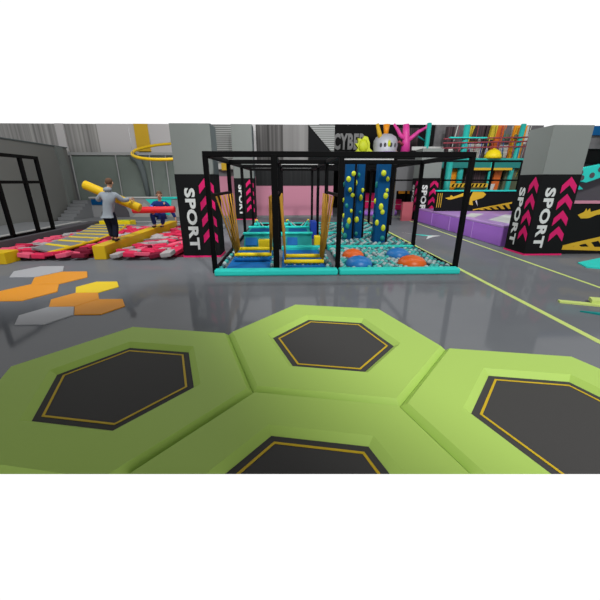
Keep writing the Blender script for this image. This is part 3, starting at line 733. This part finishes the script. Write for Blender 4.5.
MB().prism([P(8.62, .98), P(8.82, .95), P(8.75, 1.15), P(8.95, 1.2), P(9.25, 1.3), P(9.36, 1.45), P(9.2, 1.56), P(8.72, 1.57), P(8.62, 1.3)], (0, -.01, 0)).build('blob_graphic', 'mustard', mw)
MB().prism([P(8.9, 1.15), P(9.05, .92), P(8.96, 1.18)], (0, -.012, 0)).build('blob_graphic', 'white', mw)
pl = []; stripes(pl, P, 9.1, 10.7, .72, .76, .78, 1.02, 5, .2)
for q in pl: MB().prism(q, (0, -.01, 0)).build('hazard_bar', 'mustard', mw)
MB().prism([P(8.85, .71), P(10.7, 1.02), P(10.7, 1.1), P(8.85, .76)], (0, -.01, 0)).build('hazard_bar', 'mustard', mw)
for x in (7.05, 7.15, 7.24): MB().box(x, 15.99, .85, x+.025, 16.0, 1.5).build('thin_line', 'mustard', mw)

mr = thing('mural_wall', 'black mural wall with a mustard reaching hand, right of the large banner column', 'mural wall', (9, 9.3, 0))
MB().box(7.95, 9.3, 0, 13, 9.45, 1.43).build('panel', 'black2', mr)
MB().box(7.95, 9.26, 1.43, 13, 9.48, 1.5).build('rose_cap', 'wallpink', mr)
P = lambda x, z: (x, 9.3, z)
MB().prism([P(8.2, 1.12), P(8.32, 1.02), P(8.55, 1.03), P(8.75, 1.12), P(9.1, 1.17), P(9.6, 1.2), P(9.6, 1.42), P(9.1, 1.36), P(8.8, 1.27), P(8.55, 1.2), P(8.5, 1.3), P(8.44, 1.22), P(8.4, 1.3), P(8.36, 1.2)], (0, -.01, 0)).build('hand_graphic', 'mustard', mr)
MB().prism([P(8.0, .13), P(8.0, .25), P(8.3, .33), P(10, .72), P(10, .6), P(8.3, .22)], (0, -.01, 0)).build('hazard_bar', 'mustard', mr)
MB().prism([P(8.0, .13), P(8.3, .22), P(10, .18), P(10, .06)], (0, -.012, 0)).build('hazard_bar', 'mustard', mr)
for x in (8.25, 8.62, 9.0, 9.4): MB().prism([P(x, .28+.19*(x-8.25)), P(x+.16, .31+.2*(x-8.25)), P(x+.42, .14), P(x+.26, .14)], (0, -.011, 0)).build('hazard_bar', 'mustard', mr)

# railing over the left mural
rl = thing('safety_railing', 'black railing of square tubes above the mural on the purple platform', 'railing', (8, 16.3, 0))
for x in (5.0, 7.33, 9.62, 11.0): MB().box(x-.04, 16.26, .68 if x > 6.9 else 0, x+.04, 16.34, 2.87).build('upright', 'black', rl)
for z in (2.04, 2.87): MB().box(5.0, 16.26, z, 11.04, 16.34, z+.07).build('rail', 'black', rl)

# floor pieces at the right edge
tag(MB().prism([(7.35, 7.66, 0), (7.6, 7.5, 0), (9.2, 7.3, 0), (9.4, 8.3, 0), (8.57, 8.62, 0), (7.52, 8.12, 0)], (0, 0, .03)).build('floor_mat', 'teal', None, (8, 8, 0)), 'teal floor mat lying in front of the right mural wall', 'floor mat')
t = thing('green_floor_mat', 'thin lime green mat with a raised tab at the right edge', 'floor mat', (5.4, 5, 0))
MB().prism([(4.74, 5.24, 0), (5.9, 4.78, 0), (6.6, 4.5, 0), (6.6, 4.62, 0), (5.9, 4.9, 0), (4.78, 5.34, 0)], (0, 0, .03)).build('strip', 'line', t)
MB().prism([(5.2, 5.12, 0.03), (5.55, 5.0, 0.03), (5.65, 5.18, .03), (5.3, 5.3, .03)], (0, 0, .06)).build('tab', 'line', t)
tag(MB().prism([(4.74, 4.82, 0), (5.0, 4.62, 0), (6.2, 4.15, 0), (6.3, 4.25, 0), (5.0, 4.74, 0)], (0, 0, .025)).build('floor_mat', 'teal2', None, (5, 4.7, 0)), 'narrow teal floor mat beside the lime green strip', 'floor mat')

# things behind the right column
rb = thing('slide_tower', 'grey and black slide tower with teal panels right of the column', 'slide tower', (11, 11.5, 0))
MB().box(8.6, 11.4, .69, 14, 11.6, 2.57).build('grey_wall', 'paddark', rb)
MB().box(8.6, 11.3, 2.57, 14, 11.6, 3.0).build('black_wall', 'black', rb)
MB().box(8.6, 11.2, 3.0, 14, 11.6, 3.38).build('grey_band', 'blotch', rb)
MB().box(8.6, 11.1, 3.38, 14, 11.6, 3.64).build('teal_band', 'tower', rb)
dp = MB().prism([(8.95, 10.9, 2.2), (9.2, 10.9, 2.05), (9.6, 10.9, 1.98), (11.2, 10.9, 2.55), (11.2, 10.9, 2.75), (9.4, 10.9, 2.42), (9.05, 10.9, 2.4)], (0, .25, 0)).build('dotted_panel', 'teal', rb)
for x, z in ((9.32, 2.28), (9.72, 2.2), (9.95, 2.38), (9.4, 2.12)): MB().tube([(x, 10.9, z), (x, 10.89, z)], .085, 12).build('dot', 'paddark', dp)
MB().prism([(8.95, 10.95, 1.72), (9.6, 10.95, 1.78), (9.25, 10.95, 2.02)], (0, .15, 0)).build('lattice_fin', 'teal', rb)
for k in range(2): MB().tube([(9.1+k*.15, 10.94, 1.72), (9.25+k*.15, 10.94, 1.96)], .015, 6).build('lattice_bar', 'paddark', rb)
MB().box(8.9, 10.88, 1.55, 9.0, 11.4, 1.72).build('bracket', 'paddark', rb)

# ------------------------------------------------------------------ big play structure (right, back)
ps = thing('play_structure', 'tall teal and orange multi level play structure behind the railing', 'play structure', (11, 19, 0))
def post(x, y, r=.13, top=4.85, lean=0): MB().tube([(x, y, .0), (x+lean, y, top)], r, 10).build('teal_post', 'towerteal', ps)
post(8.75, 18.9, .17, 3.2); post(9.55, 19.2, .16); post(12.25, 19.2, .13, 4.9, .35); post(11.1, 18.95, .1, 3.0); post(8.2, 21.0, .12, 5.2)
MB().box(8.3, 18.9, 2.72, 13.4, 19.3, 3.15).build('deck_edge', 'towerdeep', ps)
MB().box(8.3, 18.86, 3.12, 13.4, 18.9, 3.2).build('deck_trim', 'towerteal', ps)
MB().box(8.6, 19.7, .7, 13.8, 19.8, 2.72).build('lower_back_panel', 'olive', ps)
MB().box(8.6, 21.0, 3.2, 15, 21.1, 5.11).build('upper_back_panel', 'blotch', ps)
MB().box(9.75, 18.8, 2.6, 12.2, 18.86, 2.72).build('hazard_strip', 'mustard', ps)
MB().box(8.9, 18.8, 1.72, 11.0, 18.86, 1.92).build('hazard_strip', 'mustard', ps)
for k in range(9): MB().prism([(8.98+k*.22, 18.8, 1.74), (9.08+k*.22, 18.8, 1.74), (9.14+k*.22, 18.8, 1.9), (9.04+k*.22, 18.8, 1.9)], (0, -.01, 0)).build('black_bar', 'black', ps)
def slab(x0, x1, z0, z1, y, m, nm, lean=0, d=.12): MB().prism([(x0, y, z0), (x1, y, z0), (x1+lean, y, z1), (x0+lean, y, z1)], (0, d, 0)).build(nm, m, ps)
slab(11.15, 11.6, 3.25, 4.9, 19.6, 'burnt', 'orange_slide_panel', .35); slab(12.3, 13.0, 3.25, 4.9, 19.6, 'amber', 'orange_slide_panel', .1)
slab(11.0, 11.35, 4.2, 4.9, 19.55, 'dimyellow', 'yellow_slide_panel', .1); slab(9.9, 10.6, 4.1, 4.9, 19.8, 'dimyellow', 'yellow_slide_panel', .2)
slab(9.9, 10.9, 3.25, 4.0, 19.9, 'whitepatch', 'pale_net_panel', .1); slab(11.6, 12.3, 3.3, 3.95, 19.75, 'whitepatch', 'pale_net_panel', .1)
slab(10.1, 11.0, 4.15, 4.9, 19.7, 'maroon', 'dark_net_panel', .2); slab(8.9, 9.4, 3.3, 4.9, 20.2, 'maroon', 'dark_net_panel', 0); slab(6.6, 8.6, 3.9, 5.3, 23.6, 'maroon', 'dark_net_panel', 0)
slab(9.9, 11.0, 1.95, 2.6, 19.3, 'maroon', 'dark_net_panel', .1); slab(11.4, 11.8, .8, 2.7, 19.3, 'burnt', 'orange_slide_panel', .2); slab(12.0, 12.6, .8, 2.6, 19.25, 'olive', 'green_slide_panel', .2); slab(11.0, 11.4, .8, 1.9, 19.2, 'whitepatch', 'pale_net_panel', .25)
slab(9.1, 9.5, .9, 2.7, 19.35, 'amber', 'orange_slide_panel', .0); slab(12.5, 13.4, 4.0, 4.9, 19.9, 'whitepatch', 'pale_net_panel', 0)
for z in (3.95, 4.15, 3.7): MB().tube([(8.3, 19.05, z), (13.6, 19.05, z+.12)], .035, 8).build('maroon_rail', 'rail', ps)
for k in range(14): MB().tube([(9.2+k*.3, 19.05, 3.2), (9.2+k*.3, 19.05, 4.0)], .012, 5).build('railing_bar', 'royal' if k % 3 else 'rail', ps)
MB().box(8.6, 18.95, 4.18, 10.6, 19.15, 4.24).build('teal_rail', 'teal', ps)
random.seed(21)
for k in range(26):
    x = 8.7+k*.17+random.uniform(-.05, .05); z0 = 3.25 if k % 2 else 2.0; z1 = 4.85 if k % 2 else 2.68
    MB().tube([(x, 19.42, z0), (x+random.uniform(-.25, .25), 19.42, z1)], random.uniform(.012, .03), 5).build('climbing_rope', random.choice(['black', 'rail', 'towerdeep', 'dimyellow', 'whitepatch', 'black']), ps)
for k in range(8):
    x = 8.9+k*.5; MB().ball((x, 19.35, 3.5+.9*random.random()), (random.uniform(.08, .16), .06, random.uniform(.1, .25)), 10, 6).build('hanging_bag', random.choice(['burnt', 'dimyellow', 'rail', 'whitepatch', 'olive']), ps)
yd = thing('yellow_dome', 'bright yellow dome on the upper deck of the play structure', 'dome', (11.2, 18.98, 3.2))
MB().lathe((11.1, 19.0, 3.2), [(.44, 0), (.42, .16), (.34, .32), (.2, .43), (.03, .47)], 20).build('shell', 'yellow2', yd)
MB().lathe((11.1, 19.0, 3.665), [(.06, 0), (.05, .04)], 10).build('top_knob', 'yellow2', yd)

# pink seat blocks and purple disc in the far corridor
for i, (x0, x1, z1, lb) in enumerate(((4.0, 4.7, 1.25, 'hot pink seat block at the end of the corridor, beside the black corridor wall'), (5.3, 6.85, 1.2, 'wide two tier hot pink seat seen between the climbing towers'), (7.7, 8.7, .75, 'low hot pink seat block nearest the coral board'))):
    t = thing('seat_block', lb, 'seat', ((x0+x1)/2, 26, 0), 'hot pink seat blocks in the corridor')
    MB().box(x0, 25.6, 0, x1, 26.6, z1*.48, .03).build('base', 'hot', t); MB().box(x0, 26.0, z1*.48, x1, 26.6, z1*.52).build('white_band', 'white', t); MB().box(x0, 26.0, z1*.52, x1, 26.6, z1, .03).build('back', 'hot', t)
t = thing('purple_disc', 'round lilac platform on the floor before the pink seats', 'platform', (5.8, 21.8, 0))
MB().lathe((5.8, 22.0, 0), [(1.25, 0), (1.28, .12), (1.25, .26)], 32).build('side', 'purple', t); MB().lathe((5.8, 22.0, .26), [(1.25, 0), (1.2, .04)], 32).build('top', 'lilac', t)
tag(MB().box(6.15, 18.1, 0, 6.7, 18.35, .98).build('coral_panel', 'coral', None, (6.4, 18.2, 0)), 'coral board leaning by the distant column with the SPORT banner', 'board')
t = thing('coat_stand_figure', 'pale slender cut-out figure in front of the far orange panel', 'figure', (6.8, 22.5, 0))
MB().tube([(6.55, 23.8, 0), (6.5, 23.8, 1.3), (6.6, 23.8, 2.2)], [.04, .07, .05], 8).build('stem', 'whitepatch', t); MB().ball((6.6, 23.8, 2.3), .12, 10, 6).build('head', 'whitepatch', t); MB().lathe((6.55, 23.8, 0), [(.25, 0), (.2, .05)], 16).build('base', 'white', t)
for x0, x1, m, lb in ((7.35, 7.75, 'mustard', 'narrow mustard hanging panel at the end of the corridor'), (7.95, 8.75, 'amber', 'wide amber hanging panel next to the mustard one')):
    tag(MB().box(x0, 24.6, 1.2, x1, 24.7, 3.4).build('hanging_panel', m, None, ((x0+x1)/2, 24.6, 1.2)), lb, 'panel', 'panels at the end of the corridor')
gw = thing('partition_wall', 'grey partition behind the distant banner column', 'partition', (9, 20, 0))
MB().box(7.9, 19.95, 0, 9.1, 20.1, 3.2).build('board', 'column', gw); MB().box(6.3, 20.2, 1.5, 7.3, 20.3, 3.2).build('upper_board', 'greyfar', gw); MB().box(6.3, 20.2, 0, 6.4, 20.3, 1.5).build('leg', 'greyfar', gw)

# mezzanine with sculptures and the CYBER sign
mz = thing('mezzanine', 'black mezzanine deck carrying the splash, helmet and tentacle sculptures', 'mezzanine', (6.5, 22, 0))
MB().box(3.2, 21.0, 3.3, 8.1, 23.2, 3.62).build('deck', 'black2', mz)
MB().box(3.2, 20.95, 3.2, 6.3, 21.05, 3.3).build('pale_light_strip', 'silver', mz)
MB().box(7.3, 20.9, 3.75, 9.2, 21.0, 3.95).build('white_ledge', 'silver', mz)
MB().box(7.3, 20.95, 3.62, 7.4, 21.0, 3.75).build('bracket', 'black', mz)
for x, y in ((3.4, 23.0), (7.95, 23.0), (3.4, 21.2), (7.95, 21.2)): MB().box(x-.06, y-.06, 0, x+.06, y+.06, 3.3).build('post', 'black', mz)
sg = thing('lettered_sign', 'black sign wall reading CYBER in large grey letters', 'sign', (4.5, 23.6, 3.62))
MB().box(2.7, 23.5, 3.3, 7.2, 23.6, 5.48).build('board', 'black', sg)
mb = MB(); lettering(mb, 'CYBER', (2.98, 23.49, 3.98), (1, 0, 0), (0, 0, 1), (0, -1, 0), 2.12, .98); mb.build('lettering', 'signgrey', sg)
for x in (2.8, 7.1): MB().box(x-.05, 23.5, 0, x+.05, 23.6, 3.3).build('post', 'black', sg)
ys = thing('splash_sculpture', 'lime yellow splash shaped sculpture beside the silver helmet', 'sculpture', (4.7, 21.9, 3.62))
P = lambda x, z: (x, 21.8, z)
MB().prism([P(3.75, 3.63), P(4.15, 3.75), P(4.3, 3.95), P(4.1, 4.2), P(4.3, 4.2), P(4.25, 4.5), P(4.5, 4.42), P(4.65, 4.62), P(4.85, 4.55), P(4.98, 4.25), P(5.0, 3.95), P(5.2, 3.75), P(5.5, 3.63)], (0, .35, 0)).build('splash', 'hold', ys)
MB().ball((4.6, 21.8, 4.05), (.3, .15, .38), 12, 8).build('bulge', 'hold', ys)
hl = thing('helmet_sculpture', 'silver domed helmet sculpture with dark windows and two tall horns', 'sculpture', (6.0, 22, 3.62))
MB().lathe((6.0, 22.0, 3.62), [(.8, .01), (.78, .12), (.7, .2), (.74, .5), (.72, .74), (.6, .94), (.35, 1.1), (.04, 1.15)], 28).build('shell', 'chrome', hl)
MB().lathe((6.0, 22.0, 3.62), [(.86, 0), (.86, .06), (.8, .1)], 28).build('purple_base', 'purple', hl)
for a in (-2.2, -1.85, -1.35, -.95): MB().ball((6.0+.71*cos(a), 22+.71*sin(a), 4.08), (.08, .08, .13), 10, 6).build('window', 'paddark', hl)
MB().tube([(6.0-.72, 22, 4.35), (6.0, 22-.74, 4.35), (6.0+.72, 22, 4.35)], .03, 8).build('brow_band', 'silver', hl)
MB().tube([(5.62, 21.7, 4.4), (5.48, 21.7, 4.8), (5.33, 21.7, 5.25)], [.14, .13, .09], 10).build('yellow_horn', 'mustard', hl)
MB().tube([(5.95, 21.9, 4.62), (5.95, 21.9, 5.25)], [.12, .2], 10).build('orange_horn', 'amber', hl)
MB().ball((6.03, 21.3, 4.15), (.1, .08, .2), 10, 6).build('nose_piece', 'hold', hl)
MB().ball((6.5, 21.6, 3.72), (.16, .12, .1), 10, 6).build('amber_foot', 'amber', hl)
tp = thing('tentacle_sculpture', 'orchid pink branching tentacle sculpture beside the silver helmet', 'sculpture', (7.2, 22, 3.62))
MB().tube([(7.2, 21.8, 3.62), (7.2, 21.8, 4.3), (7.15, 21.8, 4.7), (7.1, 21.8, 5.25)], [.3, .24, .22, .18], 12).build('trunk', 'orchid', tp)
MB().tube([(7.15, 21.75, 4.4), (6.8, 21.75, 4.65), (6.6, 21.75, 4.95), (6.35, 21.75, 5.25)], [.14, .12, .1, .07], 10).build('tentacle', 'orchid', tp)
MB().tube([(7.25, 21.75, 4.35), (7.6, 21.75, 4.6), (7.9, 21.75, 4.85), (8.3, 21.75, 5.05), (8.4, 21.75, 5.25)], [.15, .12, .11, .08, .06], 10).build('tentacle', 'orchid', tp)
MB().tube([(7.0, 21.7, 4.1), (6.75, 21.7, 4.3), (6.6, 21.7, 4.2)], [.09, .07, .05], 8).build('tentacle', 'rail', tp)
tpp = thing('teal_pipe_post', 'upright teal padded pipe rising next to the tentacle sculpture', 'pole', (8.55, 22, 0))
MB().tube([(8.5, 21.9, 0), (8.55, 21.9, 5.3)], .14, 10).build('pipe', 'teal', tpp); MB().lathe((8.5, 21.9, 0), [(.25, 0), (.22, .06)], 16).build('foot', 'teal2', tpp)
MB().tube([(8.45, 21.8, 4.3), (7.9, 21.8, 4.6)], .05, 8).build('branch_pipe', 'teal2', tpp)

# ------------------------------------------------------------------ light
w = bpy.data.worlds.new('world'); sc.world = w; w.use_nodes = True; nt = w.node_tree
bg = nt.nodes['Background']; tc = nt.nodes.new('ShaderNodeTexCoord'); sp = nt.nodes.new('ShaderNodeSeparateXYZ')
nt.links.new(tc.outputs['Generated'], sp.inputs[0])
def ramp(src, a, b, va, vb):
    m = nt.nodes.new('ShaderNodeMapRange'); m.clamp = True
    m.inputs[1].default_value = a; m.inputs[2].default_value = b; m.inputs[3].default_value = va; m.inputs[4].default_value = vb
    nt.links.new(src, m.inputs[0]); return m.outputs[0]
fwd = ramp(sp.outputs['Y'], .15, .3, 0, 1)          # white backdrop added ahead of the camera, beyond the built hall
low = ramp(sp.outputs['Z'], .43, .55, 1, 0)
mu = nt.nodes.new('ShaderNodeMath'); mu.operation = 'MULTIPLY'; nt.links.new(fwd, mu.inputs[0]); nt.links.new(low, mu.inputs[1])
back = ramp(sp.outputs['Y'], -.1, .1, 1, 0); mb_ = nt.nodes.new('ShaderNodeMath'); mb_.operation = 'MULTIPLY'
nt.links.new(back, mb_.inputs[0]); nt.links.new(ramp(sp.outputs['Z'], .4, .6, 1, 0), mb_.inputs[1])   # added fill from behind the camera for upright faces
dim = ramp(mb_.outputs[0], 0, 1, .06, .78)
mx_ = nt.nodes.new('ShaderNodeMath'); mx_.operation = 'MAXIMUM'; nt.links.new(dim, mx_.inputs[0])
nt.links.new(ramp(mu.outputs[0], 0, 1, 0, 1.05), mx_.inputs[1]); st = mx_.outputs[0]
nt.links.new(st, bg.inputs['Strength']); bg.inputs['Color'].default_value = (1, 1, 1, 1)

def spot(loc, target, power, size, blend, rad=.8):
    l = bpy.data.lights.new('unseen_spotlight', 'SPOT'); l.energy = power; l.spot_size = radians(size); l.spot_blend = blend; l.shadow_soft_size = rad
    o = bpy.data.objects.new('unseen_spotlight', l); COL.objects.link(o); o.location = loc
    o.rotation_euler = (Vector(target)-Vector(loc)).to_track_quat('-Z', 'Y').to_euler(); return o
spot((4.8, -5.1, 14), (13.4, 11.4, 0), 8700, 87, .07, .9)
spot((-6, 2.6, 13), (-6, 11.5, 0), 5200, 49, .2, .9)
spot((-4, 12, 7.5), (9, 13.5, 0), 700, 50, .5, .5)  # added fill from the left, lifts the purple platform's side
def fill_row(loc, sx, sy, power, rot):
    l = bpy.data.lights.new('unseen_fill_row', 'AREA'); l.shape = 'RECTANGLE'; l.size = sx; l.size_y = sy; l.energy = power
    o = bpy.data.objects.new('unseen_fill_row', l); COL.objects.link(o); o.location = loc; o.rotation_euler = rot; return o
fill_row((-2, 10, 9), 16, .6, 520, (radians(50), 0, 0))  # added unseen fill to brighten the back wall
fill_row((8, 10, 9), 8, .6, 420, (radians(45), 0, 0))  # same added fill for the right half of the back
fill_row((-4, 13, 9), .6, 8, 260, (0, radians(-50), 0))  # added unseen fill aimed right, onto left-facing sides

sc.view_settings.view_transform = 'Standard'; sc.view_settings.look = 'None'; sc.view_settings.gamma = 1; sc.view_settings.exposure = 0
sc.view_settings.use_curve_mapping = False
